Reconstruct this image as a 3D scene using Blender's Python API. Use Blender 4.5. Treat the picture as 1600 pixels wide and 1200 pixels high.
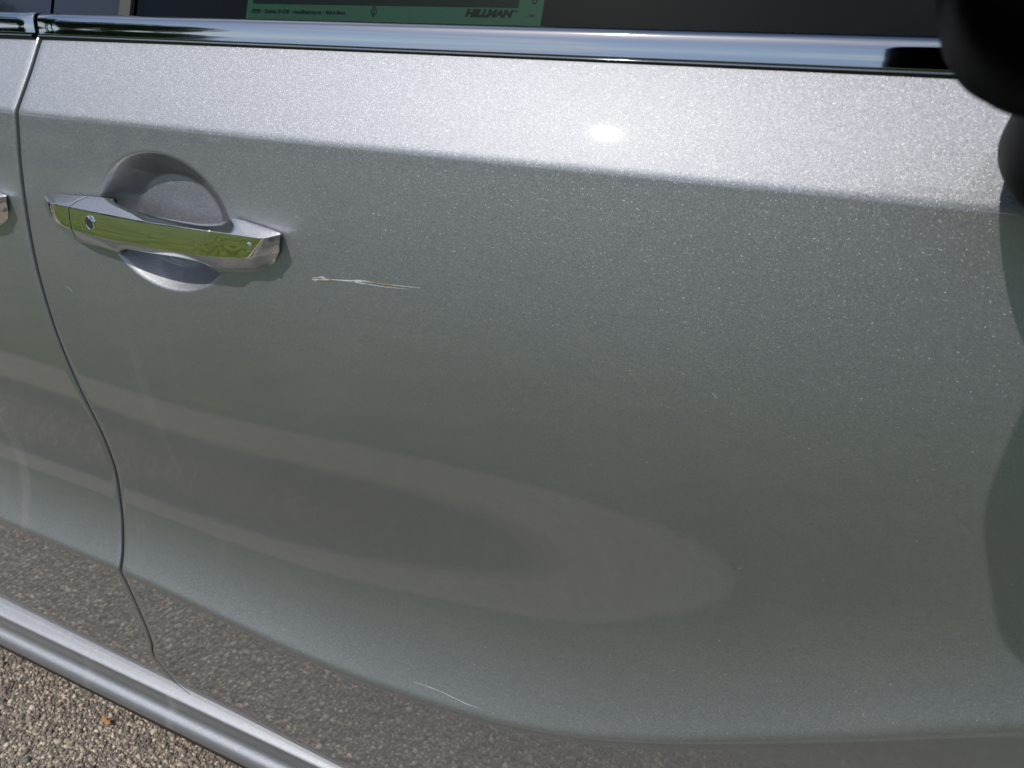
import bpy, bmesh, math, random
import numpy as np
from mathutils import Vector, Matrix
random.seed(7); RNG = np.random.default_rng(7)
for o in list(bpy.data.objects): bpy.data.objects.remove(o)
R = math.radians
C = bpy.context.scene.collection
SC = bpy.context.scene

# ---------------------------------------------------------------- camera
H = 1.10                                   # lens height above the ground
FPX, PITCH, YAW = 1150.0, R(28.9), R(24.4)
sp, cp, sy, cy = math.sin(PITCH), math.cos(PITCH), math.sin(YAW), math.cos(YAW)
FW = np.array([-sy*cp, cy*cp, -sp]); RT = np.array([cy, sy, 0.0]); UP = np.array([-sy*sp, cy*sp, cp])
cam_d = bpy.data.cameras.new('camera'); cam = bpy.data.objects.new('camera', cam_d); C.objects.link(cam)
cam.matrix_world = Matrix(((RT[0], UP[0], -FW[0], 0), (RT[1], UP[1], -FW[1], 0), (RT[2], UP[2], -FW[2], H), (0, 0, 0, 1)))
cam_d.sensor_width = 36; cam_d.lens = 36*FPX/1600; cam_d.clip_start = 0.01; cam_d.clip_end = 2000
cam_d.dof.use_dof = True; cam_d.dof.focus_distance = 0.66; cam_d.dof.aperture_fstop = 13.0
SC.camera = cam

# ---------------------------------------------------------------- light
SUN = Vector((-0.29, -0.55, 0.79)).normalized()      # towards the sun
SC.world = bpy.data.worlds.new('World'); SC.world.use_nodes = True
SC.view_settings.view_transform = 'Standard'; SC.view_settings.look = 'None'
SC.view_settings.gamma = 1.0; SC.view_settings.exposure = 0.27
def world():
    nt = SC.world.node_tree; N = nt.nodes; L = nt.links; N.clear()
    out = N.new('ShaderNodeOutputWorld'); bg = N.new('ShaderNodeBackground'); bg.inputs[1].default_value = 0.088
    sky = N.new('ShaderNodeTexSky'); sky.sky_type = 'NISHITA'; sky.sun_disc = False
    sky.sun_elevation = math.asin(SUN.z); sky.sun_rotation = math.atan2(SUN.x, SUN.y)
    sky.air_density = 1.0; sky.dust_density = 1.0; sky.ozone_density = 1.5
    tc = N.new('ShaderNodeTexCoord'); sep = N.new('ShaderNodeSeparateXYZ'); L.new(tc.outputs['Generated'], sep.inputs[0])
    mz = N.new('ShaderNodeMath'); mz.operation = 'MAXIMUM'; mz.inputs[1].default_value = 0.06; L.new(sep.outputs[2], mz.inputs[0])
    az = N.new('ShaderNodeMath'); az.operation = 'ADD'; az.inputs[1].default_value = 0.12; L.new(mz.outputs[0], az.inputs[0])
    dx = N.new('ShaderNodeMath'); dx.operation = 'DIVIDE'; L.new(sep.outputs[0], dx.inputs[0]); L.new(az.outputs[0], dx.inputs[1])
    dy = N.new('ShaderNodeMath'); dy.operation = 'DIVIDE'; L.new(sep.outputs[1], dy.inputs[0]); L.new(az.outputs[0], dy.inputs[1])
    cb = N.new('ShaderNodeCombineXYZ'); L.new(dx.outputs[0], cb.inputs[0]); L.new(dy.outputs[0], cb.inputs[1])
    ns = N.new('ShaderNodeTexNoise'); ns.inputs['Scale'].default_value = 1.1; ns.inputs['Detail'].default_value = 9
    ns.inputs['Roughness'].default_value = 0.62; ns.inputs['Distortion'].default_value = 0.4; L.new(cb.outputs[0], ns.inputs['Vector'])
    rp = N.new('ShaderNodeValToRGB'); rp.color_ramp.elements[0].position = 0.50; rp.color_ramp.elements[1].position = 0.70
    L.new(ns.outputs[0], rp.inputs[0])
    mx = N.new('ShaderNodeMix'); mx.data_type = 'RGBA'
    L.new(rp.outputs[0], mx.inputs[0]); L.new(sky.outputs[0], mx.inputs[6]); mx.inputs[7].default_value = (7.2, 7.4, 7.8, 1)
    L.new(mx.outputs[2], bg.inputs[0]); L.new(bg.outputs[0], out.inputs[0])
world()
sd = bpy.data.lights.new('sun', 'SUN'); sd.energy = 2.25; sd.angle = R(0.53); sd.color = (1, 0.955, 0.875)
so = bpy.data.objects.new('sun', sd); C.objects.link(so); so.rotation_euler = SUN.to_track_quat('Z', 'Y').to_euler()

# ---------------------------------------------------------------- helpers
def ray(px, py):
    d = FW*FPX + RT*(px-800) + UP*(600-py); return d/d[1]          # per metre of depth (Y)
def at(px, py, Y):
    d = ray(px, py)*Y; return (float(d[0]), float(d[1]), float(d[2]) + H)
def mesh_np(name, V, F, smooth=True):
    me = bpy.data.meshes.new(name); V = np.asarray(V, np.float32); F = np.asarray(F, np.int32); k = F.shape[1]
    me.vertices.add(len(V)); me.vertices.foreach_set('co', V.ravel())
    me.loops.add(F.size); me.loops.foreach_set('vertex_index', F.ravel())
    me.polygons.add(len(F)); me.polygons.foreach_set('loop_start', np.arange(0, F.size, k, dtype=np.int32))
    me.polygons.foreach_set('loop_total', np.full(len(F), k, np.int32))
    me.update(calc_edges=True); me.validate()
    if smooth: me.polygons.foreach_set('use_smooth', np.ones(len(me.polygons), bool))
    return me
def link(name, me, mat, parent=None, kind=None, label=None, cat=None, group=None):
    o = bpy.data.objects.new(name, me); C.objects.link(o)
    if mat: me.materials.append(mat)
    if parent: o.parent = parent
    if kind: o['kind'] = kind
    if label: o['label'] = label
    if cat: o['category'] = cat
    if group: o['group'] = group
    return o
def grid_faces(nu, nv, close_v=False):
    i = np.arange(nu-1)[:, None]; j = np.arange(nv if close_v else nv-1)[None, :]; j2 = (j+1) % nv
    return np.stack([i*nv+j, (i+1)*nv+j, (i+1)*nv+j2, i*nv+j2], -1).reshape(-1, 4)
def sstep(x): x = np.clip(x, 0, 1); return x*x*(3-2*x)
def spl(xs, ys):                                                     # smooth monotone-ish interpolation
    xs = np.asarray(xs, float); ys = np.asarray(ys, float)
    m = np.gradient(ys, xs)
    def f(x):
        x = np.asarray(x, float); k = np.clip(np.searchsorted(xs, x)-1, 0, len(xs)-2)
        h = xs[k+1]-xs[k]; t = np.clip((x-xs[k])/h, 0, 1)
        return ((2*t**3-3*t**2+1)*ys[k] + (t**3-2*t**2+t)*h*m[k] + (-2*t**3+3*t**2)*ys[k+1] + (t**3-t**2)*h*m[k+1])
    return f
def empty(name, loc, parent=None):
    o = bpy.data.objects.new(name, None); C.objects.link(o); o.location = loc; o.empty_display_size = 0.1
    if parent: o.parent = parent
    return o
def bevel(o, w, seg=3, ang=25):
    m = o.modifiers.new('bevel', 'BEVEL'); m.width = w; m.segments = seg; m.limit_method = 'ANGLE'; m.angle_limit = R(ang)
    return m
def loft(name, secs, mat, parent=None, cap=True, closed=True, smooth=True):
    """secs: array (n, m, 3)"""
    S = np.asarray(secs, float); n, m, _ = S.shape
    bm = bmesh.new(); vs = [[bm.verts.new(tuple(p)) for p in s] for s in S]
    for i in range(n-1):
        for j in range(m if closed else m-1):
            j2 = (j+1) % m
            bm.faces.new((vs[i][j], vs[i+1][j], vs[i+1][j2], vs[i][j2]))
    if cap and closed:
        bm.faces.new(vs[0]); bm.faces.new(vs[-1][::-1])
    bmesh.ops.recalc_face_normals(bm, faces=bm.faces)
    me = bpy.data.meshes.new(name); bm.to_mesh(me); bm.free()
    if smooth: me.polygons.foreach_set('use_smooth', np.ones(len(me.polygons), bool))
    return link(name, me, mat, parent)

# ---------------------------------------------------------------- materials
def mat(name):
    m = bpy.data.materials.new(name); m.use_nodes = True
    return m, m.node_tree.nodes, m.node_tree.links, m.node_tree.nodes['Principled BSDF']
def simple(name, col, rough=0.5, metal=0.0, coat=0.0, bump=0.0, bscale=200, var=0.0):
    m, N, L, b = mat(name)
    b.inputs['Base Color'].default_value = (*col, 1); b.inputs['Roughness'].default_value = rough
    b.inputs['Metallic'].default_value = metal; b.inputs['Coat Weight'].default_value = coat
    tc = N.new('ShaderNodeTexCoord'); ns = N.new('ShaderNodeTexNoise'); ns.inputs['Scale'].default_value = bscale
    ns.inputs['Detail'].default_value = 4; L.new(tc.outputs['Object'], ns.inputs['Vector'])
    if bump:
        bp = N.new('ShaderNodeBump'); bp.inputs['Strength'].default_value = bump; bp.inputs['Distance'].default_value = 0.001
        L.new(ns.outputs[0], bp.inputs['Height']); L.new(bp.outputs[0], b.inputs['Normal'])
    if var:
        r = N.new('ShaderNodeMapRange'); r.inputs[3].default_value = max(0, rough-var); r.inputs[4].default_value = rough+var
        L.new(ns.outputs[0], r.inputs[0]); L.new(r.outputs[0], b.inputs['Roughness'])
    return m
def paint():
    m, N, L, b = mat('silver_metallic_paint')
    def nd(t, **k):
        n = N.new(t)
        for a, v in k.items(): setattr(n, a, v)
        return n
    tc = nd('ShaderNodeTexCoord'); geo = nd('ShaderNodeNewGeometry')
    def vor(scale):
        v = nd('ShaderNodeTexVoronoi'); v.inputs['Scale'].default_value = scale; L.new(tc.outputs['Object'], v.inputs['Vector']); return v
    def vm(op, a, bb, s=None):
        n = nd('ShaderNodeVectorMath', operation=op)
        for i, x in enumerate((a, bb)):
            if x is None: continue
            if isinstance(x, tuple): n.inputs[i].default_value = x
            else: L.new(x, n.inputs[i])
        if s is not None:
            if isinstance(s, float): n.inputs['Scale'].default_value = s
            else: L.new(s, n.inputs['Scale'])
        return n.outputs[0]
    v1 = vor(2300); c1 = vm('SUBTRACT', v1.outputs['Color'], (.5, .5, .5)); c1 = vm('SCALE', c1, None, FLAKE)
    v2 = vor(2600); c2 = vm('SUBTRACT', v2.outputs['Color'], (.5, .5, .5))
    lt = nd('ShaderNodeMath', operation='LESS_THAN'); L.new(v2.outputs['Distance'], lt.inputs[0]); lt.inputs[1].default_value = 0.32
    k2 = nd('ShaderNodeMath', operation='MULTIPLY'); L.new(lt.outputs[0], k2.inputs[0]); k2.inputs[1].default_value = 0.70
    c2 = vm('SCALE', c2, None, k2.outputs[0])
    n = vm('ADD', geo.outputs['Normal'], c1); n = vm('ADD', n, c2); n = vm('NORMALIZE', n, None)
    L.new(n, b.inputs['Normal'])
    # large, faint unevenness of the base tone
    rr = nd('ShaderNodeMapRange'); rr.inputs[3].default_value = ROUGH; rr.inputs[4].default_value = 0.40
    L.new(lt.outputs[0], rr.inputs[0]); L.new(rr.outputs[0], b.inputs['Roughness'])
    # dried drip streaks and dust near the shut line: stretched noise, slightly lighter and duller
    mp = nd('ShaderNodeMapping'); mp.inputs['Scale'].default_value = (42, 5, 1.6); mp.inputs['Rotation'].default_value = (0, R(-6), 0)
    L.new(tc.outputs['Object'], mp.inputs[0])
    st = nd('ShaderNodeTexNoise'); st.inputs['Scale'].default_value = 1.0; st.inputs['Detail'].default_value = 3; L.new(mp.outputs[0], st.inputs['Vector'])
    sr = nd('ShaderNodeMapRange'); sr.inputs[1].default_value = 0.60; sr.inputs[2].default_value = 0.78; sr.inputs[4].default_value = 0.15; L.new(st.outputs[0], sr.inputs[0])
    sep = nd('ShaderNodeSeparateXYZ'); L.new(tc.outputs['Object'], sep.inputs[0])
    xr = nd('ShaderNodeMapRange'); xr.inputs[1].default_value = -0.35; xr.inputs[2].default_value = -0.62; L.new(sep.outputs[0], xr.inputs[0])
    zr = nd('ShaderNodeMapRange'); zr.inputs[1].default_value = 0.92; zr.inputs[2].default_value = 0.72; L.new(sep.outputs[2], zr.inputs[0])
    m1 = nd('ShaderNodeMath', operation='MULTIPLY'); L.new(sr.outputs[0], m1.inputs[0]); L.new(xr.outputs[0], m1.inputs[1])
    m2 = nd('ShaderNodeMath', operation='MULTIPLY'); L.new(m1.outputs[0], m2.inputs[0]); L.new(zr.outputs[0], m2.inputs[1])
    dn = nd('ShaderNodeTexNoise'); dn.inputs['Scale'].default_value = 5.5; dn.inputs['Detail'].default_value = 6; dn.inputs['Roughness'].default_value = .6; L.new(tc.outputs['Object'], dn.inputs['Vector'])
    dr = nd('ShaderNodeMapRange'); dr.inputs[1].default_value = .42; dr.inputs[2].default_value = .75; dr.inputs[3].default_value = .005; dr.inputs[4].default_value = .035; L.new(dn.outputs[0], dr.inputs[0])
    sv = nd('ShaderNodeTexVoronoi'); sv.inputs['Scale'].default_value = 70; L.new(tc.outputs['Object'], sv.inputs['Vector'])
    s1 = nd('ShaderNodeMath', operation='LESS_THAN'); L.new(sv.outputs['Distance'], s1.inputs[0]); s1.inputs[1].default_value = .035
    s2 = nd('ShaderNodeMath', operation='MULTIPLY_ADD'); L.new(s1.outputs[0], s2.inputs[0]); s2.inputs[1].default_value = .35; L.new(dr.outputs[0], s2.inputs[2])
    m3 = nd('ShaderNodeMath', operation='ADD'); L.new(m2.outputs[0], m3.inputs[0]); L.new(s2.outputs[0], m3.inputs[1]); m2 = m3
    b.inputs['Base Color'].default_value = (*BASE, 1); b.inputs['Metallic'].default_value = 1.0
    b.inputs['Coat Weight'].default_value = 1.0; b.inputs['Coat Roughness'].default_value = 0.02; b.inputs['Coat IOR'].default_value = 1.67
    on = nd('ShaderNodeTexNoise'); on.inputs['Scale'].default_value = 130; on.inputs['Detail'].default_value = 2; L.new(tc.outputs['Object'], on.inputs['Vector'])
    bp = nd('ShaderNodeBump'); bp.inputs['Strength'].default_value = 0.02; bp.inputs['Distance'].default_value = 0.0006
    L.new(on.outputs[0], bp.inputs['Height']); L.new(bp.outputs[0], b.inputs['Coat Normal'])
    du = nd('ShaderNodeBsdfDiffuse'); du.inputs[0].default_value = (.55, .54, .5, 1)
    ms = nd('ShaderNodeMixShader'); L.new(m2.outputs[0], ms.inputs[0]); L.new(b.outputs[0], ms.inputs[1]); L.new(du.outputs[0], ms.inputs[2])
    L.new(ms.outputs[0], N['Material Output'].inputs[0])
    return m
FLAKE, ROUGH, BASE = 0.15, 0.585, (0.328, 0.339, 0.370)
M_paint = paint()
M_chrome = simple('chrome', (0.80, 0.81, 0.84), 0.02, 1.0, bump=0.01, bscale=60)
M_trim = simple('brightwork', (0.50, 0.515, 0.535), 0.045, 1.0, bump=0.05, bscale=25)
M_rubber = simple('black_rubber', (0.012, 0.012, 0.013), 0.5, bump=0.2, bscale=400)
M_gloss = simple('gloss_black', (0.008, 0.009, 0.012), 0.12, coat=0.6)
M_black = simple('grained_black_plastic', (0.003, 0.003, 0.003), 0.3, bump=0.1, bscale=900); M_black.node_tree.nodes['Principled BSDF'].inputs['IOR'].default_value = 1.01
M_foot = simple('smooth_black_plastic', (0.002, 0.002, 0.0025), 0.60); M_foot.node_tree.nodes['Principled BSDF'].inputs['IOR'].default_value = 1.2
M_dark = simple('cabin_trim', (0.003, 0.004, 0.006), 0.8)
M_bare = simple('scraped_primer', (0.50, 0.53, 0.52), 0.6)
M_rust = simple('bare_rusty_metal', (0.33, 0.235, 0.14), 0.7, bump=0.4, bscale=900)
M_sign = simple('sign_plastic', (0.80, 0.85, 0.76), 0.5)
M_signface = simple('sign_dark_print', (0.02, 0.022, 0.035), 0.5)
M_ink = simple('sign_ink', (0.012, 0.014, 0.014), 0.6)
M_leaf = simple('dry_leaf', (0.42, 0.20, 0.07), 0.7)
def glass():
    m, N, L, b = mat('tinted_glass'); N.remove(b)
    tr = N.new('ShaderNodeBsdfTransparent'); tr.inputs[0].default_value = (0.38, 0.50, 0.45, 1)
    gl = N.new('ShaderNodeBsdfGlossy'); gl.inputs['Roughness'].default_value = 0.01
    ge = N.new('ShaderNodeNewGeometry'); dt = N.new('ShaderNodeVectorMath'); dt.operation = 'DOT_PRODUCT'
    L.new(ge.outputs['Incoming'], dt.inputs[0]); L.new(ge.outputs['Normal'], dt.inputs[1])
    def M(op, a, b_):
        n = N.new('ShaderNodeMath'); n.operation = op
        for i, q in enumerate((a, b_)):
            if q is None: continue
            if isinstance(q, float): n.inputs[i].default_value = q
            else: L.new(q, n.inputs[i])
        return n.outputs[0]
    f = M('SUBTRACT', 1.0, M('ABSOLUTE', dt.outputs['Value'], None)); f = M('POWER', f, 5.0); f = M('MULTIPLY_ADD', f, 0.96); f.node.inputs[2].default_value = 0.022
    ms = N.new('ShaderNodeMixShader'); L.new(f, ms.inputs[0]); L.new(tr.outputs[0], ms.inputs[1]); L.new(gl.outputs[0], ms.inputs[2])
    L.new(ms.outputs[0], N['Material Output'].inputs[0]); return m
M_glass = glass()

# ---------------------------------------------------------------- door skin: a surface Y(X, Z), Z relative to the lens
ZS = -0.099                                            # shoulder crease
zc = spl([-2.0, -0.88, -0.67, -0.32, -0.142, 0.067, 0.17, 0.6], [-0.59, -0.590, -0.590, -0.598, -0.568, -0.461, -0.400, -0.30])
ZB = -0.884                                            # bottom edge of the doors
AV = spl([0, .14, .34, .50, .64, .76, .88, 1.0], [7.0, 7.0, 4.0, -2.0, -7.5, -3.0, 13.5, 29.5])
xs_t = np.arange(-2.2, 1.3, 0.01); zs_t = np.arange(-0.02, -0.92, -0.001)
XX, ZZ = np.meshgrid(xs_t, zs_t, indexing='ij')
zcx = zc(XX)*0.992; v = (ZS-ZZ)/(ZS-zcx)
fr = sstep((XX+0.45)/0.75)                             # 0 at the rear, 1 at the front: the sculpting softens
A = AV(np.clip(v, 0, 1) + .075*sstep((XX+.62)/.45)*np.sin(np.pi*np.clip(v, 0, 1)))
A = A*(1-0.55*fr) + 3.0*fr + 1.9*sstep((XX+0.20)/0.25)*np.exp(-((v-.56)/.2)**2)
w = 0.006
below = sstep((zcx-ZZ)/w*0.5+0.5)                      # under the lower crease
under = -10.0*(1-0.75*fr) - 9.0*sstep((-0.83-ZZ)/0.03)
A = A*(1-below) + under*below
upper = 31.0 + 90.0*(ZZ-ZS) - 1.5*XX
ub = sstep((ZZ-ZS)/0.0035*0.5+0.5)
A = A*(1-ub) + upper*ub
T = np.tan(np.radians(A))
k0 = int(round((zs_t[0]-ZS)/0.001))
cum = np.cumsum(T, axis=1)*0.001                       # going down, Y decreases by tan(A) dz
YT = 0.420 + 0.012*(XX+0.3)**2 - (cum - cum[:, k0:k0+1])
def ysurf0(X, Z):
    X = np.asarray(X, float); Z = np.asarray(Z, float)
    fx = np.clip((X-xs_t[0])/0.01, 0, len(xs_t)-1.001); fz = np.clip((zs_t[0]-Z)/0.001, 0, len(zs_t)-1.001)
    i = fx.astype(int); j = fz.astype(int); a = fx-i; b = fz-j
    return (YT[i, j]*(1-a)*(1-b) + YT[i+1, j]*a*(1-b) + YT[i, j+1]*(1-a)*b + YT[i+1, j+1]*a*b)
def hit(px, py):
    d = ray(px, py); Y = 0.42
    for _ in range(40): Y = 0.5*Y + 0.5*float(ysurf0(d[0]*Y, d[2]*Y))
    return d[0]*Y, Y, d[2]*Y
# hand pockets behind the handles
PC = [hit(*p) for p in ((40+790/3.636, 220+88/3.636), (40+900/3.636, 220+845/3.636), (40+430/3.636, 220+330/3.636), (40+1140/3.636, 220+430/3.636))]
pcx = (PC[2][0]+PC[3][0])/2 ; prx = (PC[3][0]-PC[2][0])/2*1.03
pcz = (PC[0][2]+PC[1][2])/2 ; prz = (PC[0][2]-PC[1][2])/2*1.02
def pocket(X, Z):
    out = np.zeros_like(X)
    for dx in (0.0, -0.310):
        a = (X-pcx-dx)/prx; b = (Z-pcz)/prz
        r = np.sqrt(a*a+b*b)
        q = np.clip(1.03-r, 0, 1)
        bowl = 0.035*np.clip(1.06-r*r, 0, 1)**0.85*q/(q+0.06)
        plane = 0.0195 + 0.003*b                                # back wall
        k = 0.0018; h = np.clip(0.5+0.5*(plane-bowl)/k, 0, 1)
        d = plane*(1-h)+bowl*h - k*h*(1-h)
        out = np.maximum(out, np.where(r < 1.03, d, 0))
    return out
def ysurf(X, Z): return ysurf0(X, Z) + pocket(np.asarray(X, float), np.asarray(Z, float))
# shut line between the doors
SEAM = [(65, 53), (47, 110), (25, 178), (30, 250), (40, 330), (57, 420), (80, 500), (110, 578), (150, 660), (175, 720), (187, 780), (191, 830), (188, 885), (210, 940), (236, 1005), (240, 1025), (262, 1052), (287, 1077)]
sh = [hit(*p) for p in SEAM]
sz = np.array([h[2] for h in sh]); sx = np.array([h[0] for h in sh])
o_ = np.argsort(sz); _f = spl(sz[o_], sx[o_])
def xseam(Z):
    Z = np.asarray(Z, float); return np.where(Z < sz.min(), sx[-1], np.where(Z > sz.max(), sx[0], _f(Z)))
ZTOP = -0.030
def zrows():
    z = [ZTOP]
    while z[-1] > ZB:
        q = z[-1]
        st = 0.0012 if abs(q-pcz) < prz+.006 else (0.0012 if abs(q-ZS) < .012 else (0.0022 if -.62 < q < -.38 else 0.004))
        z.append(q-st)
    z[-1] = ZB; return np.array(z)
Zr = zrows()
def door_mesh(name, side, xfar, off=0.0):
    # columns measured from the shut line, finer round the pocket
    ts = [0.0]
    L_ = abs(xfar)
    while ts[-1] < L_:
        t = ts[-1]
        fine = (0.0 < t < 0.40) if side > 0 else (0.0 < t < 0.32)
        ts.append(t+(0.0016 if fine else 0.006))
    ts = np.array(ts); n = len(Zr)
    xs0 = xseam(Zr)[None, :]
    X = xs0 + side*(ts[:, None] + 0.0040); Z = np.repeat(Zr[None, :], len(ts), 0)
    Y = ysurf(X, Z) + off
    # rolled edge and return flange at the shut line
    pre = []
    for ang in (30, 60, 90):
        pre.append((X[0]-side*0.0018*math.sin(R(ang)), Y[0]+0.0018*(1-math.cos(R(ang))), Z[0]))
    pre.append((X[0]-side*0.0018, Y[0]+0.016, Z[0]))
    pre = pre[::-1]
    X = np.vstack([np.array([p[0] for p in pre]), X]); Y = np.vstack([np.array([p[1] for p in pre]), Y]); Z = np.vstack([np.array([p[2] for p in pre]), Z])
    # bottom hem: rolled under
    Xb, Yb, Zb_ = [X], [Y], [Z]
    for ang in (35, 70, 100):
        Xb.append(X[:, -1:]); Yb.append(Y[:, -1:]+0.003*(1-math.cos(R(ang)))); Zb_.append(Z[:, -1:]-0.003*math.sin(R(ang)))
    Xb.append(X[:, -1:]); Yb.append(Y[:, -1:]+0.03); Zb_.append(Z[:, -1:]-0.003)
    X = np.hstack(Xb); Y = np.hstack(Yb); Z = np.hstack(Zb_)
    V = np.stack([X, Y, Z+H], -1).reshape(-1, 3)
    F = grid_faces(X.shape[0], X.shape[1])
    if side > 0: F = F[:, ::-1]
    return mesh_np(name, V, F)

car = empty('parked_car', (-0.4, 0.9, 0))
car['label'] = 'silver metallic car seen close up at its front door'; car['category'] = 'car'
def addp(name, me, m, label=None, parent=None):
    o = link(name, me, m, parent or car, label=label)
    o.matrix_parent_inverse = (parent or car).matrix_world.inverted() if parent else Matrix.Translation((0.4, -0.9, 0)); return o
def under_car(o, parent=None):
    o.parent = parent or car; o.matrix_parent_inverse = Matrix.Translation((0.4, -0.9, 0)) if parent is None else Matrix.Identity(4); return o
fdoor = addp('door', door_mesh('front_door', 1, 1.25), M_paint, 'front door with a short scratch beside its handle')
rdoor = addp('door', door_mesh('rear_door', -1, 1.35, 0.0004), M_paint, 'rear door left of the shut line')
# dark jamb behind the shut line
zz = np.linspace(ZTOP, ZB-0.02, 60); xj = xseam(zz); yj = ysurf0(xj, zz)+0.013
V = np.concatenate([np.stack([xj-0.03, yj, zz+H], -1), np.stack([xj+0.03, yj, zz+H], -1)]); n = 60
F = np.array([[i, i+n, i+1+n, i+1] for i in range(n-1)])
addp('door_jamb', mesh_np('jamb', V, F), M_rubber)

# ---------------------------------------------------------------- sill
xs = np.arange(-2.0, 1.0, 0.02)
def sweep(name, prof, m, x0=-2.0, x1=1.0, step=0.02, parent=None, close=False, fn=None, label=None):
    X = np.arange(x0, x1+1e-6, step); P = np.array(prof)
    V = np.array([[[x, (p[0] if fn is None else fn(x, p)), p[1]+H] for p in P] for x in X])
    me = mesh_np(name, V.reshape(-1, 3), grid_faces(len(X), len(P), close))
    return addp(name, me, m, label, parent)
def sm(prof, n=6):
    P = np.array(prof); t = np.arange(len(P)); tt = np.linspace(0, len(P)-1, (len(P)-1)*n+1)
    return list(zip(spl(t, P[:, 0])(tt), spl(t, P[:, 1])(tt)))
yb = float(ysurf0(-0.6, ZB-.002))
sill = sweep('sill', sm([(yb+.040, ZB+.006), (yb+.012, ZB+.003), (yb+.002, ZB+.0000), (yb-.0075, ZB-.0045), (yb-.0102, ZB-.009), (yb-.0098, ZB-.019), (yb-.0098, ZB-.029), (yb-.0130, ZB-.036), (yb-.0200, ZB-.0425), (yb-.0236, ZB-.050), (yb-.0240, ZB-.058), (yb-.016, ZB-.066), (yb+.02, ZB-.070), (yb+.2, ZB-.078)]), M_paint)
sweep('sill_shade_strip', [(yb-.010, ZB-.062), (yb-.0175, ZB-.066), (yb-.0145, ZB-.088), (yb-.008, ZB-.090), (yb+.03, ZB-.072)], M_rubber)  # added black strip standing in for the shadow gap under the sill
sweep('underbody', [(yb+.03, -.93), (yb+.02, -.975), (yb+.08, -.98), (yb+1.5, -.98)], M_rubber)

# ---------------------------------------------------------------- belt moulding, glass, pillar
yt = float(ysurf0(-0.5, -0.0405)); 
def beltcurve(px, py): return at(px, py, yt)
ztl = ray(300, 62)[2]*yt            # lower edge of the bright strip
ztu = ray(300, 27)[2]*(yt+0.006)
def belt(x0, x1, name, dz=0.0, label=None):
    y0 = yt
    hh = ztu-ztl
    P = [(0, 0), (0, 0), (y0-.0036, ztl+.0000), (y0-.0032, ztl+.0010), (y0-.00285, ztl+hh*.3), (y0-.0023, ztl+hh*.55), (y0-.0014, ztl+hh*.78), (y0+.0002, ztl+hh*.93), (y0+.0032, ztu+.0002), (y0+.0090, ztu-.0004), (y0+.0105, ztu-.002), (y0+.011, ztu-.01)]
    P = [(p[0], p[1]+dz) for p in P]
    o = sweep(name, P[2:], M_trim, x0, x1, (x1-x0)/60, label=label); return o
XS0 = float(xseam(-0.04))
b1 = belt(XS0+.0025, 0.9, 'window_moulding', label='chrome moulding along the front door window')
b2 = belt(-1.9, XS0-.0025, 'window_moulding', 0.0006, label='chrome moulding along the rear door window')
for o in (b1, b2):
    s = o.modifiers.new('thick', 'SOLIDIFY'); s.thickness = 0.001; s.offset = -1
    bv = bevel(o, 0.0006, 2, 40)
# thin rubber lip with a fine bright line under each moulding
for x0, x1 in ((XS0+.002, .9), (-1.9, XS0-.002)):
    sweep('rubber_lip', [(yt+.012, ztl+.001), (yt-.0030, ztl-.0004), (yt-.0044, ztl-.0014), (yt-.0040, ztl-.0030), (yt-.002, ztl-.0046), (yt+.012, ztl-.006)], M_rubber, x0, x1, 0.05)
    sweep('lip_bead', [(yt-.0036, ztl-.0006), (yt-.0049, ztl-.0011), (yt-.0050, ztl-.0015), (yt-.0038, ztl-.0019)], M_trim, x0, x1, 0.05)
GT = math.tan(R(24))
yg = yt+0.0135; zg = ztu-0.012
def gl(x0, x1, name, m, off=0.0, z1=0.38, parent=None, th=0.004):
    V = []; zs = np.linspace(zg, z1, 12); X = np.linspace(x0, x1, 10)
    for x in X:
        for z in zs: V.append((x, yg+off+(z-zg)*GT + 0.02*((z-zg)/.4)**2, z+H))
    o = addp(name, mesh_np(name, V, grid_faces(10, 12)), m)
    s = o.modifiers.new('t', 'SOLIDIFY'); s.thickness = th; s.offset = 0
    e = o.modifiers.new('e', 'EDGE_SPLIT'); e.split_angle = R(40)
    return o
def xg(px, py=10, Y=None):
    return ray(px, py)[0]*(Y or yg+.004)
gl(xg(207), 0.95, 'window_pane', M_glass)
gl(-1.9, XS0+.001, 'window_pane', M_glass, 0.003)
gl(XS0+.001+.0015, xg(187), 'pillar_cover', M_gloss, -0.002)
gl(xg(189), xg(206), 'run_channel', simple('channel_rubber', (.05, .047, .045), .55), -0.0035)
gl(XS0-.10, XS0-.0015, 'pillar_cover', M_gloss, -0.002)
# roof and cabin: closes the body above and behind the glass
ztop = 0.38; ytop = yg+(ztop-zg)*GT+.02
sweep('roof', sm([(ytop-.01, ztop-.01), (ytop+.02, ztop+.03), (ytop+.10, ztop+.07), (ytop+.35, ztop+.10), (ytop+.8, ztop+.11)], 4), M_paint, -1.9, 0.9, 0.1)
sweep('cabin', [(yt+.02, -.06), (yt+.10, -.062), (yt+.12, -.5), (yt+1.3, -.5), (yt+1.35, .3), (ytop+.8, ztop+.09), (ytop+.02, ztop+.01)], M_dark, -1.9, 0.9, 0.1)
for x in (-1.9, 0.9):
    V = [(x, yb, -.93+H), (x, 1.9, -.93+H), (x, 1.9, .48+H), (x, ytop+.05, .43+H), (x, yt+.02, -.03+H), (x, .40, -.4+H)]
    me = bpy.data.meshes.new('end_panel'); me.from_pydata(V, [], [tuple(range(6))]); addp('end_panel', me, M_dark)
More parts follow.
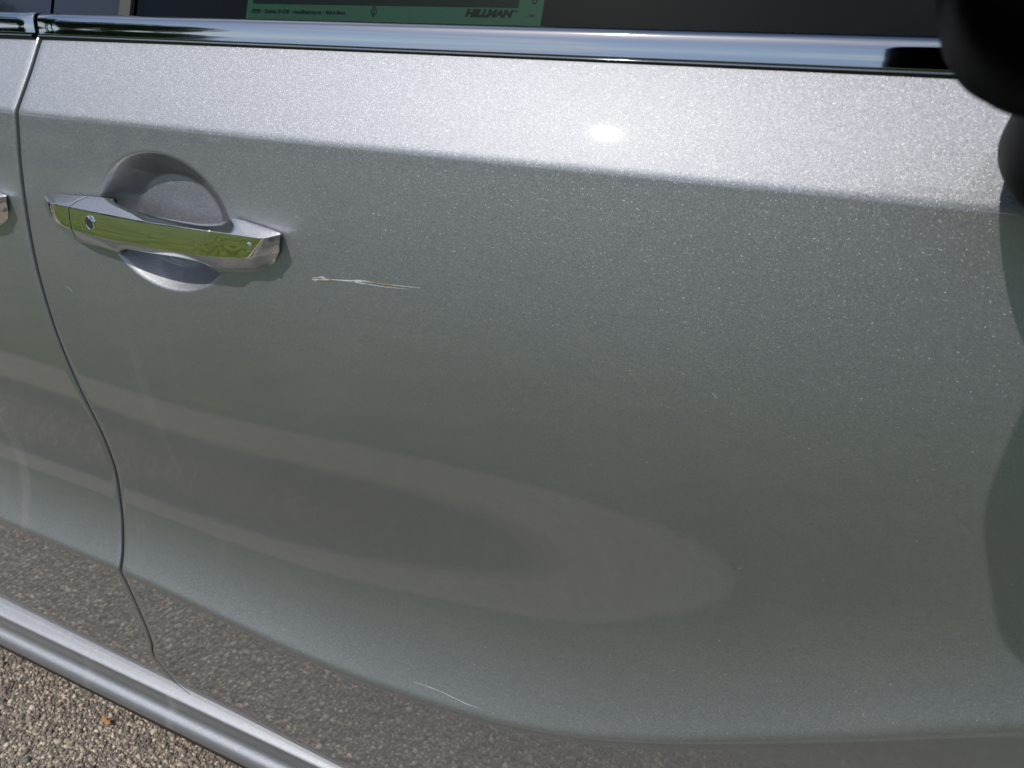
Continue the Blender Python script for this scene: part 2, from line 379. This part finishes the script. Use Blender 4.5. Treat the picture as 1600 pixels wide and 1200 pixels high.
# ---------------------------------------------------------------- door handle
def zp(x, y): return (40+x/3.6364, 220+y/3.6364)
ST = [  # T, R, L, B in enlarged measuring units, then depths in front of the skin
 ((122,299),(105,336),(112,380),(120,396),  .0035,.010,.010,.004),
 ((180,299),(160,353),(160,456),(192,500),  .003,.032,.030,.006),
 ((355,312),(243,373),(262,506),(300,572),  .003,.040,.038,.010),
 ((430,321),(340,393),(360,533),(405,608),  .003,.042,.040,.012),
 ((480,332),(430,411),(450,556),(520,640),  .005,.043,.041,.015),
 ((560,378),(560,436),(560,579),(566,618),  .022,.044,.042,.026),
 ((700,420),(700,462),(700,606),(705,642),  .026,.045,.043,.028),
 ((850,450),(850,484),(850,633),(890,668),  .028,.045,.043,.028),
 ((1000,470),(1000,506),(1000,653),(1010,703), .024,.044,.042,.026),
 ((1100,468),(1120,523),(1120,663),(1090,745), .012,.043,.041,.012),
 ((1190,441),(1240,540),(1220,668),(1170,757), .003,.041,.039,.006),
 ((1330,481),(1350,554),(1290,665),(1300,752), .003,.037,.035,.005),
 ((1440,519),(1450,532),(1442,635),(1400,712), .002,.005,.006,.003)]
YSK = float(ysurf0(-0.45, -0.17))
secs = []
for s in ST:
    pts = [at(*zp(*s[i]), YSK - s[4+i]*((.58 if i != 2 else .64) if s[0][0] < 1100 else .5)) for i in range(4)]
    secs.append(pts)
secs = np.array(secs)
def resample(S, i0, i1, n):
    t = np.arange(len(S)); tt = np.linspace(i0, i1, n); out = np.zeros((n, S.shape[1], 3))
    for j in range(S.shape[1]):
        for k in range(3):
            g = spl(t, S[:, j, k])(tt); l = np.interp(tt, t, S[:, j, k]); out[:, j, k] = 0.6*g+0.4*l
    return out
def section(P):                                   # 4 corner points -> rounded outline
    T_, R_, L_, B_ = P
    def lerp(a, b, t): return a*(1-t)+b*t
    out = [lerp(T_, R_, .0), lerp(T_, R_, .5)+np.array([0, 0, .0006]), lerp(T_, R_, .93)]
    out += [R_+0*(T_-R_)]
    for t in (.06, .3, .5, .7, .94): out.append(lerp(R_, L_, t)+np.array([0, -.0006*4*t*(1-t), 0]))
    out += [L_, lerp(L_, B_, .07), lerp(L_, B_, .5)+np.array([0, -.0004, -.0012]), B_]
    mid = (T_+B_)/2
    out += [lerp(B_, T_, .33)+np.array([0, .001, 0]), lerp(B_, T_, .66)+np.array([0, .001, 0])]
    return np.array(out)
def handle(dx, label, dz=0):
    root = empty('door_handle', (0, 0, 0)); under_car(root); root['label'] = label
    off = np.array([dx, float(ysurf0(-0.45+dx, -0.17))-YSK, dz])
    def mk(i0, i1, n, name, mt):
        S = resample(secs, i0, i1, n)+off
        S = np.array([section(p) for p in S]); o = loft(name, S, mt, root); bevel(o, .0017, 4, 28); return o
    mk(1.985+.045, 12, 74, 'grip', M_chrome)
    mk(0, 1.975, 20, 'end_cap', M_chrome)
    # thin dark plate lying between the handle and the skin
    for a, b, nm in ((0.15, 4.0, 'dark_plate'), (9.8, 11.0, 'dark_plate')):
        S = resample(secs, a, b, 16)+off; Q = []
        for p in S:
            T_, R_, L_, B_ = p; ys = float(ysurf0(p[0][0], p[0][2]-H))
            Q.append([(T_[0], ys+.001, T_[2]-.0008), (T_[0], ys-.0020, T_[2]-.0010), (B_[0]+.0005, ys-.004, B_[2]+.0004), (B_[0]+.0005, ys+.001, B_[2]+.0002)])
        loft(nm, np.array(Q), M_rubber, root)
    # request button
    c = np.array(at(*zp(365, 466), YSK-.0262))+off; c2 = np.array(at(*zp(1268, 604), YSK-.0207))+off
    bm = bmesh.new()
    rim = [Vector((c[0]+.0042*math.cos(t), c[1]+.0008, c[2]+.0052*math.sin(t))) for t in np.linspace(0, 2*math.pi, 28, endpoint=False)]
    def ring(rs, y): return [bm.verts.new((c[0]+rs*.0042*math.cos(t), c[1]+y, c[2]+rs*.0052*math.sin(t))) for t in np.linspace(0, 2*math.pi, 28, endpoint=False)]
    rg = [ring(1.12, .002), ring(1.1, -.0007), ring(1.0, -.0012), ring(.93, -.0004), ring(.92, .002)]
    for a, b in zip(rg, rg[1:]):
        for i in range(28): bm.faces.new((a[i], a[(i+1) % 28], b[(i+1) % 28], b[i]))
    me = bpy.data.meshes.new('button_bezel'); bmesh.ops.recalc_face_normals(bm, faces=bm.faces); bm.to_mesh(me); bm.free()
    me.polygons.foreach_set('use_smooth', np.ones(len(me.polygons), bool)); link('button_bezel', me, M_chrome, root)
    bm = bmesh.new(); prev = None
    for rs, y in ((.92, .0015), (.92, -.0002), (.8, -.0009), (.4, -.0011)):
        r_ = ring(rs, y)
        if prev:
            for i in range(28): bm.faces.new((prev[i], prev[(i+1) % 28], r_[(i+1) % 28], r_[i]))
        prev = r_
    bm.faces.new(prev); bmesh.ops.recalc_face_normals(bm, faces=bm.faces)
    me = bpy.data.meshes.new('button'); bm.to_mesh(me); bm.free(); link('button', me, simple('button_plastic', (.045, .04, .045), .35), root)
    bm = bmesh.new(); prev = None  # small chrome disc with a dished centre near the right end of the grip
    for rs, y in ((1.0, .0015), (1.0, -.0004), (.9, -.0008), (.5, -.0002), (.2, -.0001)):
        r_ = [bm.verts.new((c2[0]+rs*.0026*math.cos(t), c2[1]+y, c2[2]+rs*.0034*math.sin(t))) for t in np.linspace(0, 2*math.pi, 24, endpoint=False)]
        if prev:
            for i in range(24): bm.faces.new((prev[i], prev[(i+1) % 24], r_[(i+1) % 24], r_[i]))
        prev = r_
    bm.faces.new(prev); bmesh.ops.recalc_face_normals(bm, faces=bm.faces)
    me = bpy.data.meshes.new('chrome_dot'); bm.to_mesh(me); bm.free(); me.polygons.foreach_set('use_smooth', np.ones(len(me.polygons), bool)); link('chrome_dot', me, M_chrome, root)
    return root
handle(0, 'chrome pull handle of the front door with a small round button')
handle(-.310, 'chrome handle of the rear door cut by the left edge', -.006)

# ---------------------------------------------------------------- scratches
def strip(name, pts, m, parent, lift=.0002, seg=40):
    """pts: (px, py, halfwidth_mm)"""
    t = np.arange(len(pts)); tt = np.linspace(0, len(pts)-1, seg)
    px = spl(t, [p[0] for p in pts])(tt); py = spl(t, [p[1] for p in pts])(tt); hw = np.interp(tt, t, [p[2] for p in pts])*.001
    Hh = np.array([hit(a, b) for a, b in zip(px, py)])
    V = []
    for i in range(seg):
        j = max(0, min(seg-2, i)); d = Hh[j+1]-Hh[j]; d = d/np.linalg.norm(d); nrm = np.array([-d[2], 0, d[0]])
        for q in (1, 0, -1):
            jj = 1+.5*random.uniform(-1, 1)
            p = Hh[i]+nrm*hw[i]*q*jj; V.append((p[0], float(ysurf0(p[0], p[2]))-lift-(.00012 if q == 0 else 0), p[2]+H))
    F = grid_faces(seg, 3)
    me = mesh_np(name, V, F); return addp(name, me, m, parent=None)
def scr(*a, **k):
    o = strip(*a, **k); o.parent = fdoor; o.matrix_parent_inverse = Matrix.Identity(4); return o
scr('scratch', [(488, 434, .15), (491, 437, .75), (510, 437, .65), (535, 438, .35), (560, 439, .75), (580, 441, .45), (600, 444, .35), (630, 447, .25), (657, 450, .08)], M_bare, None)
scr('scratch', [(489, 434, .2), (497, 434, .4), (505, 433, .8), (509, 435, .2)], M_bare, None, lift=.0003, seg=12)
scr('scratch', [(555, 441, .35), (575, 444, .25), (600, 448, .2), (640, 452, .08)], M_bare, None, seg=24)
scr('rusty_gouge', [(491, 437.5, .1), (500, 437.6, .42), (520, 437.4, .42), (528, 438, .1)], M_rust, None, lift=.0005, seg=20)
scr('rusty_gouge', [(566, 439.5, .05), (578, 440.5, .4), (590, 442, .3), (606, 443.8, .45), (623, 444.5, .1)], M_rust, None, lift=.0005, seg=24)
scr('scratch', [(646, 1065, .1), (670, 1073, .22), (695, 1083, .18), (715, 1093, .26), (730, 1100, .2), (748, 1106, .07)], M_bare, None, seg=40)

scr('scratch', [(104, 447, .12), (109, 451, .2), (114, 456, .1)], M_bare, None, seg=6)
scr('scratch', [(1112, 613, .1), (1117, 618, .22), (1121, 623, .08)], M_bare, None, seg=6)
# ---------------------------------------------------------------- wing mirror (door mounted)
mirror = empty('wing_mirror', (0, 0, 0)); under_car(mirror); mirror['label'] = 'black wing mirror at the upper right'
def superbox(name, c, h, m, parent, e=3.2, rot=None, n=48, sh=None):
    V = []
    for i in range(n+1):
        ph = -math.pi/2+math.pi*i/n
        for j in range(n*2):
            th = math.pi*j/n
            a = np.array([math.cos(ph)*math.cos(th), math.cos(ph)*math.sin(th), math.sin(ph)])
            s = (abs(a[0])**e+abs(a[1])**e+abs(a[2])**e)**(-1/e); p = a*s*np.array(h)
            if sh: p = np.array(sh(p))
            if rot: p = np.array(rot @ Vector(p))
            V.append(p+np.array(c))
    F = grid_faces(n+1, 2*n, True)
    me = mesh_np(name, V, F); o = link(name, me, m, parent); return o
superbox('mirror_housing', (.1070, .192, H+.0560), (.1000, .048, .0820), M_black, mirror, 6.0, Matrix.Rotation(R(-3), 3, 'Z'), sh=lambda p: (p[0], p[1], p[2]*(1+.32*p[1]/.1)))
superbox('mirror_foot', (.146, .385, H-.073), (.090, .072, .038), M_foot, mirror, 2.4, Matrix.Rotation(R(10), 3, 'Y'))
superbox('mirror_arm', (.190, .29, H-.025), (.045, .09, .030), M_black, mirror, 3.0)

# ---------------------------------------------------------------- sign behind the front door window
def sgn():
    ys = yg+.018
    root = empty('window_sign', (xg(610), ys, zg+H)); root['label'] = 'green bordered plastic sign standing inside the front door window'; root['category'] = 'sign'
    z_at = lambda px, py: ray(px, py)[2]
    # sign plane: leans with the glass. local x along the car, local z up the plane
    x0, x1 = ray(377, 15)[0]*ys, ray(847, 20)[0]*ys
    zb_ = ztu-.008
    lean = R(24)
    M0 = Matrix.Translation((x0, ys, zb_+H)) @ Matrix.Rotation(-lean, 4, 'X')
    # a ray's hit on the sign plane, as local (u, w)
    def loc(px, py):
        d = ray(px, py); t = (ys - (zb_)*math.tan(lean))/(1-d[2]*math.tan(lean))
        p = np.array([d[0]*t, t, d[2]*t]); return p[0]-x0, (p[2]-zb_)/math.cos(lean)
    W = loc(847, 20)[0]; Ht = W*.68
    iu0, iw = loc(395, 5.5); iu1 = loc(810, 8)[0]; iw = (iw+loc(600, 8)[1])/2
    def slab(name, u0, w0, u1, w1, y, th, m):
        bm = bmesh.new(); bmesh.ops.create_cube(bm, size=1, matrix=Matrix.Translation(((u0+u1)/2, y, (w0+w1)/2)) @ Matrix.Diagonal((u1-u0, th, w1-w0, 1)))
        bm.transform(M0); me = bpy.data.meshes.new(name); bm.to_mesh(me); bm.free(); o = link(name, me, m, root)
        o.matrix_parent_inverse = Matrix.Translation(-root.location); return o
    slab('sign_board', 0, 0, W, Ht, .001, .0012, M_sign)
    slab('sign_face', iu0, iw, iu1, Ht-.015, .0001, .0003, M_signface)
    def text(s, px, py, size, sx=1.0, shear=.25, bold=0.0, name='lettering', rot=0):
        cu = bpy.data.curves.new(name, 'FONT'); cu.body = s; cu.size = size; cu.shear = shear; cu.offset = bold; cu.align_y = 'BOTTOM_BASELINE'; cu.resolution_u = 4
        cu.extrude = .00008
        to = bpy.data.objects.new(name, cu); C.objects.link(to)
        dg = bpy.context.evaluated_depsgraph_get(); me = bpy.data.meshes.new_from_object(to.evaluated_get(dg))
        bpy.data.objects.remove(to)
        u, w_ = loc(px, py)
        me.transform(M0 @ Matrix.Translation((u, .0002, w_)) @ Matrix.Rotation(R(90), 4, 'X') @ Matrix.Rotation(rot, 4, 'Z') @ Matrix.Diagonal((sx, 1, 1, 1)))
        me.materials.clear(); o = link(name, me, M_ink, root); o.matrix_parent_inverse = Matrix.Translation(-root.location)
        xs_ = [v.co.x for v in me.vertices]; return max(xs_)-min(xs_)
    text('839900  \u2022  Cincinnati, OH 45240  \u2022  www.hillmangroup.com  \u2022  Made in Mexico', 393, 19.5, .0042, .64, .2, .00006)
    text('HILLMAN', 726, 25.0, .0064, 1.28, .28, .0004)
    text('TM', 802, 19.5, .0022, 1.0, .1)
    text('17HK', 824, 26.5, .0024, .9, 0)
    text('C', 838, 6.5, .0045, 1.0, 0, 0.0001, rot=R(90))
    # recycling triangle with a figure inside
    u, w_ = loc(584, 17.0); bm = bmesh.new(); r = .0042
    P = [Vector((math.cos(a)*r*.85, 0, math.sin(a)*r)) for a in (R(90), R(210), R(330))]
    for i in range(3):
        a, b = P[i], P[(i+1) % 3]; a2 = a.lerp(b, .12); b2 = a.lerp(b, .88); nn = (b-a).normalized().cross(Vector((0, 1, 0)))*.0003
        fs = [bm.verts.new(a2+nn), bm.verts.new(b2+nn), bm.verts.new(b2-nn), bm.verts.new(a2-nn)]; bm.faces.new(fs)
    fs = [bm.verts.new(Vector(q)) for q in ((-.0004, 0, -.0015), (.0002, 0, -.0015), (.0003, 0, .0012), (-.0002, 0, .0012))]; bm.faces.new(fs)
    fs = [bm.verts.new(Vector(q)) for q in ((-.0012, 0, -.0038), (.0012, 0, -.0038), (.0012, 0, -.0031), (-.0012, 0, -.0031))]; bm.faces.new(fs)
    bm.transform(M0 @ Matrix.Translation((u, .0000, w_))); me = bpy.data.meshes.new('recycling_mark'); bm.to_mesh(me); bm.free()
    o = link('recycling_mark', me, M_ink, root); o.matrix_parent_inverse = Matrix.Translation(-root.location)
sgn()

# ---------------------------------------------------------------- ground
def sheet(name, x0, x1, y0, y1, z, m, label=None, kind='structure'):
    me = bpy.data.meshes.new(name); me.from_pydata([(x0, y0, z), (x1, y0, z), (x1, y1, z), (x0, y1, z)], [], [(0, 1, 2, 3)])
    return link(name, me, m, kind=kind)
def asphalt_mat(fine=True):
    m, N, L, b = mat('asphalt'); tc = N.new('ShaderNodeTexCoord')
    v = N.new('ShaderNodeTexVoronoi'); v.inputs['Scale'].default_value = 150; v.inputs['Randomness'].default_value = 1; L.new(tc.outputs['Object'], v.inputs['Vector'])
    r = N.new('ShaderNodeValToRGB'); e = r.color_ramp.elements
    e[0].position = 0; e[0].color = (.065, .058, .05, 1); e[1].position = 1; e[1].color = (.17, .15, .125, 1)
    for p, c in ((.5, (.07, .064, .057, 1)), (.78, (.085, .077, .068, 1)), (.92, (.12, .107, .09, 1))): q = e.new(p); q.color = c
    sp_ = N.new('ShaderNodeSeparateColor'); L.new(v.outputs['Color'], sp_.inputs[0]); L.new(sp_.outputs[0], r.inputs[0])
    n2 = N.new('ShaderNodeTexNoise'); n2.inputs['Scale'].default_value = 9; n2.inputs['Detail'].default_value = 5; L.new(tc.outputs['Object'], n2.inputs['Vector'])
    rr = N.new('ShaderNodeMapRange'); rr.inputs[3].default_value = .8; rr.inputs[4].default_value = 1.15; L.new(n2.outputs[0], rr.inputs[0])
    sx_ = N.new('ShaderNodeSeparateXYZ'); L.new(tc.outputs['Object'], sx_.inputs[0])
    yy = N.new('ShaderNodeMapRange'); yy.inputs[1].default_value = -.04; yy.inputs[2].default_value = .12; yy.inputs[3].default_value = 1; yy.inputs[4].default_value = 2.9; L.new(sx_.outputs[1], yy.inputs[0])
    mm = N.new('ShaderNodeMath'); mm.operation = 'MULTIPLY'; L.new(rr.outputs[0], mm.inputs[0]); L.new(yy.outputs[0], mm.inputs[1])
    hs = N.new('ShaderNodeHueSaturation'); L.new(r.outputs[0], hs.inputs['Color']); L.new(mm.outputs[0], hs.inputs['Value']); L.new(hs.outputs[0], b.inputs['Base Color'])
    b.inputs['Roughness'].default_value = .85
    bp = N.new('ShaderNodeBump'); bp.inputs['Strength'].default_value = .35; bp.inputs['Distance'].default_value = .002; bp.invert = True
    L.new(v.outputs['Distance'], bp.inputs['Height']); L.new(bp.outputs[0], b.inputs['Normal']); return m
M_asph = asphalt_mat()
def noise_mat(name, cols, scale, rough=.9, bump=.3):
    m, N, L, b = mat(name); tc = N.new('ShaderNodeTexCoord'); n = N.new('ShaderNodeTexNoise'); n.inputs['Scale'].default_value = scale; n.inputs['Detail'].default_value = 8
    n.inputs['Roughness'].default_value = .65; L.new(tc.outputs['Object'], n.inputs['Vector']); r = N.new('ShaderNodeValToRGB'); e = r.color_ramp.elements
    e[0].position = .3; e[0].color = (*cols[0], 1); e[1].position = .7; e[1].color = (*cols[1], 1); L.new(n.outputs[0], r.inputs[0]); L.new(r.outputs[0], b.inputs['Base Color'])
    b.inputs['Roughness'].default_value = rough; b.inputs['Specular IOR Level'].default_value = .2
    bp = N.new('ShaderNodeBump'); bp.inputs['Strength'].default_value = bump; bp.inputs['Distance'].default_value = .02; L.new(n.outputs[0], bp.inputs['Height']); L.new(bp.outputs[0], b.inputs['Normal']); return m
M_lawn = noise_mat('lawn', ((.03, .055, .009), (.15, .185, .03)), 3)
M_tan = noise_mat('pale_gravel', ((.24, .21, .15), (.38, .34, .26)), 40)
M_verge = noise_mat('worn_verge', ((.27, .235, .165), (.42, .37, .28)), 40)
YA, YG = -0.16, -0.34
sheet('lawn', -400, 400, -400, 400, -.012, M_lawn)
def fade(m, y0, y1, col, amp):
    # dust and worn grass: the colour goes over into 'col' between y0 and y1, unevenly
    N = m.node_tree.nodes; L = m.node_tree.links; b = N['Principled BSDF']; src = b.inputs['Base Color'].links[0].from_socket
    tc = N.new('ShaderNodeTexCoord'); sp_ = N.new('ShaderNodeSeparateXYZ'); L.new(tc.outputs['Object'], sp_.inputs[0])
    n = N.new('ShaderNodeTexNoise'); n.inputs['Scale'].default_value = 14; n.inputs['Detail'].default_value = 7; n.inputs['Roughness'].default_value = .7; L.new(tc.outputs['Object'], n.inputs['Vector'])
    a = N.new('ShaderNodeMath'); a.operation = 'MULTIPLY_ADD'; L.new(n.outputs[0], a.inputs[0]); a.inputs[1].default_value = amp; L.new(sp_.outputs[1], a.inputs[2])
    r = N.new('ShaderNodeMapRange'); r.interpolation_type = 'SMOOTHSTEP'; r.inputs[1].default_value = y0+amp*.5; r.inputs[2].default_value = y1+amp*.5; L.new(a.outputs[0], r.inputs[0])
    mx = N.new('ShaderNodeMix'); mx.data_type = 'RGBA'; L.new(r.outputs[0], mx.inputs[0]); L.new(src, mx.inputs[6]); mx.inputs[7].default_value = (*col, 1); L.new(mx.outputs[2], b.inputs['Base Color'])
fade(M_verge, YG-.01, YG-.07, (.085, .115, .022), .05)
fade(M_asph, YA+.06, YA+.0, (.28, .25, .19), .03)
def verge():
    x = np.concatenate([np.arange(-60, -6, 1.0), np.arange(-6, 4, .03), np.arange(4, 60, 1.0)])
    def wob(f, a, ph): return a*(np.sin(x*f+ph)+.6*np.sin(x*f*2.7+ph*2)+.35*np.sin(x*f*7.1+ph*3))
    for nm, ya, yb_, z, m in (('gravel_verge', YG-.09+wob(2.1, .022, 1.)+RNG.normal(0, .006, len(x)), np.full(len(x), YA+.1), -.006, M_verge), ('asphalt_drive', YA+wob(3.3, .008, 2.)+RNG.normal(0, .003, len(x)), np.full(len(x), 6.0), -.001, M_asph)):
        V = np.concatenate([np.stack([x, ya, np.full(len(x), z)], -1), np.stack([x, yb_, np.full(len(x), z)], -1)]); n = len(x)
        F = np.array([[i, i+1, i+1+n, i+n] for i in range(n-1)]); link(nm, mesh_np(nm, V, F, False), m, kind='structure')
verge()
# real stones of the surface in front of the sill
def stones():
    bm = bmesh.new(); bmesh.ops.create_icosphere(bm, subdivisions=1, radius=1.0); bv = np.array([v.co[:] for v in bm.verts]); bf = np.array([[v.index for v in f.verts] for f in bm.faces]); bm.free()
    X0, X1, Y0, Y1 = -1.9, 0.55, 0.06, 0.58
    st = 0.0045; gx, gy = np.meshgrid(np.arange(X0, X1, st), np.arange(Y0, Y1, st), indexing='ij')
    c = np.stack([gx.ravel(), gy.ravel()], -1)
    keep = np.minimum.reduce([(c[:, 0]-X0)/.3, (X1-c[:, 0])/.3, (c[:, 1]-Y0)/.10, np.ones(len(c))]) > RNG.random(len(c))*.9
    c = c[keep]; n = len(c); c += RNG.uniform(-.45, .45, c.shape)*st
    s = RNG.lognormal(math.log(.0025), .40, n).clip(.0013, .0066)
    ang = RNG.uniform(0, 2*math.pi, n); ex = RNG.uniform(.75, 1.35, n)
    B = bv[None]*(1+RNG.uniform(-.22, .22, (n, len(bv), 1)))
    x = B[:, :, 0]*s[:, None]*ex[:, None]; y = B[:, :, 1]*s[:, None]/ex[:, None]; z = B[:, :, 2]*s[:, None]*.75
    V = np.stack([c[:, :1]+x*np.cos(ang)[:, None]-y*np.sin(ang)[:, None], c[:, 1:]+x*np.sin(ang)[:, None]+y*np.cos(ang)[:, None], z+(-.001+s*RNG.uniform(-.25, .25, n))[:, None]+.0004], -1).reshape(-1, 3)
    F = (bf[None]+(np.arange(n)*len(bv))[:, None, None]).reshape(-1, 3)
    me = mesh_np('asphalt_stones', V, F, smooth=False)
    at_ = me.attributes.new('tone', 'FLOAT', 'POINT'); at_.data.foreach_set('value', np.repeat(RNG.random(n), len(bv)).astype(np.float32))
    m, N, L, b = mat('aggregate'); a = N.new('ShaderNodeAttribute'); a.attribute_name = 'tone'; r = N.new('ShaderNodeValToRGB'); e = r.color_ramp.elements
    e[0].color = (.16, .137, .12, 1); e[1].color = (.70, .61, .49, 1)
    for p, cc in ((.3, (.22, .18, .15, 1)), (.6, (.36, .295, .23, 1)), (.85, (.52, .435, .335, 1))): q = e.new(p); q.color = cc
    L.new(a.outputs['Fac'], r.inputs[0]); L.new(r.outputs[0], b.inputs['Base Color']); b.inputs['Roughness'].default_value = .8
    link('asphalt_stones', me, m, kind='stuff')
stones()
# a scrap of orange leaf on the asphalt
def leaf():
    d = ray(168, 1128); t = -(H-.004)/d[2]; cx_, cy_ = d[0]*t, t
    bm = bmesh.new(); pts = [(-.012, 0), (-.006, .005), (0, .003), (.005, .007), (.006, .001), (.012, -.002), (.004, -.005), (-.003, -.003), (-.007, -.006)]
    vs = [bm.verts.new((cx_+p[0], cy_+p[1], .0045+random.uniform(0, .004))) for p in pts]; c0 = bm.verts.new((cx_, cy_, .008))
    for i in range(len(vs)): bm.faces.new((vs[i], vs[(i+1) % len(vs)], c0))
    me = bpy.data.meshes.new('leaf'); bm.to_mesh(me); bm.free()
    o = link('dry_leaf', me, M_leaf, label='small torn orange leaf lying on the asphalt beside the car', cat='leaf')
    s = o.modifiers.new('t', 'SOLIDIFY'); s.thickness = .0005
leaf()

# ---------------------------------------------------------------- trees across the lawn (seen in the reflections)
def tree_meshes():
    bm = bmesh.new()
    def limb(a, b, r0, r1, n=8):
        a = Vector(a); b = Vector(b); q = (b-a).to_track_quat('Z', 'Y'); rr = []
        for p, r_ in ((a, r0), (a.lerp(b, .5)+Vector((random.uniform(-.1, .1), random.uniform(-.1, .1), 0)), (r0+r1)/2), (b, r1)):
            rr.append([bm.verts.new(p+q @ Vector((r_*math.cos(t), r_*math.sin(t), 0))) for t in np.linspace(0, 2*math.pi, n, endpoint=False)])
        for s, t in zip(rr, rr[1:]):
            for i in range(n): bm.faces.new((s[i], s[(i+1) % n], t[(i+1) % n], t[i]))
    limb((0, 0, -.1), (.1, 0, 4.5), .28, .16)
    ends = []
    for i in range(9):
        a = i*2.4; z0 = 2.6+i*.25; e = (math.cos(a)*random.uniform(1.5, 2.6), math.sin(a)*random.uniform(1.5, 2.6), z0+random.uniform(1.5, 3)); limb((.08, 0, z0), e, .09, .03, 6); ends.append(e)
    tm = bpy.data.meshes.new('trunk'); bm.to_mesh(tm); bm.free()
    cl = [(e[0], e[1], e[2], random.uniform(.9, 1.4)) for e in ends]+[(random.uniform(-1.4, 1.4), random.uniform(-1.4, 1.4), random.uniform(4.5, 7.2), random.uniform(.8, 1.3)) for _ in range(12)]
    n = 7000; ci = RNG.integers(0, len(cl), n); cc = np.array(cl)[ci]; d = RNG.normal(size=(n, 3)); d /= np.linalg.norm(d, axis=1)[:, None]
    P = cc[:, :3]+d*(cc[:, 3]*RNG.uniform(.45, 1, n)**.5)[:, None]
    u = RNG.normal(size=(n, 3)); u /= np.linalg.norm(u, axis=1)[:, None]; w_ = np.cross(u, RNG.normal(size=(n, 3))); w_ /= np.linalg.norm(w_, axis=1)[:, None]
    s = RNG.uniform(.07, .15, n)[:, None]
    V = np.stack([P-u*s, P+w_*s*.6, P+u*s, P-w_*s*.6], 1).reshape(-1, 3)
    return tm, mesh_np('crown', V, np.arange(4*n).reshape(-1, 4), smooth=False)
tm, cm = tree_meshes(); tm.materials.append(simple('bark', (.09, .07, .05), .9, bump=.5, bscale=8)); cm.materials.append(noise_mat('foliage', ((.025, .06, .012), (.08, .14, .03)), 1.5))
TR = [(-26, -9, 1.5), (-31, -15, 1.8), (-24, -17, 1.35), (-31, -24, 1.5), (-28, -11, 1.4), (-36, -5, 1.9), (-20, -88, 1.2), (12, -95, 1.1), (48, -90, 1.2)]
TL = ['nearest tall tree at the left end of the near group', 'broad tree behind the nearest tall one', 'smallish round tree at the right edge of the near group', 'tree standing behind the smallish round one', 'tree squeezed between the nearest tall one and the broad one', 'tallest tree of all, far off behind the car tail', 'left of the three small trees far across the lawn', 'middle one of the three small trees far across the lawn', 'right of the three small trees far across the lawn']
for (x, y, s), lb in zip(TR, TL):
    r = empty('broadleaf_tree', (x, y, 0)); r.scale = (s, s, s); r.rotation_euler.z = random.uniform(0, 6); r['label'] = lb; r['category'] = 'tree'; r['group'] = 'trees beyond the lawn'
    for nm, me in (('trunk', tm), ('crown', cm)): o = bpy.data.objects.new(nm, me); C.objects.link(o); o.parent = r

def far_wood():
    n = 26000; a = RNG.uniform(R(182), R(358), n); r = RNG.uniform(92, 112, n)
    h = 8.2+.6*np.sin(a*23)+.5*np.sin(a*57+1)+.4*np.sin(a*131+2); z = h*RNG.uniform(0, 1, n)**.8
    P = np.stack([r*np.cos(a), r*np.sin(a), z], -1)
    u = RNG.normal(size=(n, 3)); u /= np.linalg.norm(u, axis=1)[:, None]; w_ = np.cross(u, RNG.normal(size=(n, 3))); w_ /= np.linalg.norm(w_, axis=1)[:, None]
    s = RNG.uniform(.4, .8, n)[:, None]
    V = np.stack([P-u*s, P+w_*s*.7, P+u*s, P-w_*s*.7], 1).reshape(-1, 3)
    link('far_wood', mesh_np('far_wood', V, np.arange(4*n).reshape(-1, 4), smooth=False), noise_mat('far_foliage', ((.02, .045, .012), (.06, .10, .025)), .15), kind='stuff')
far_wood()
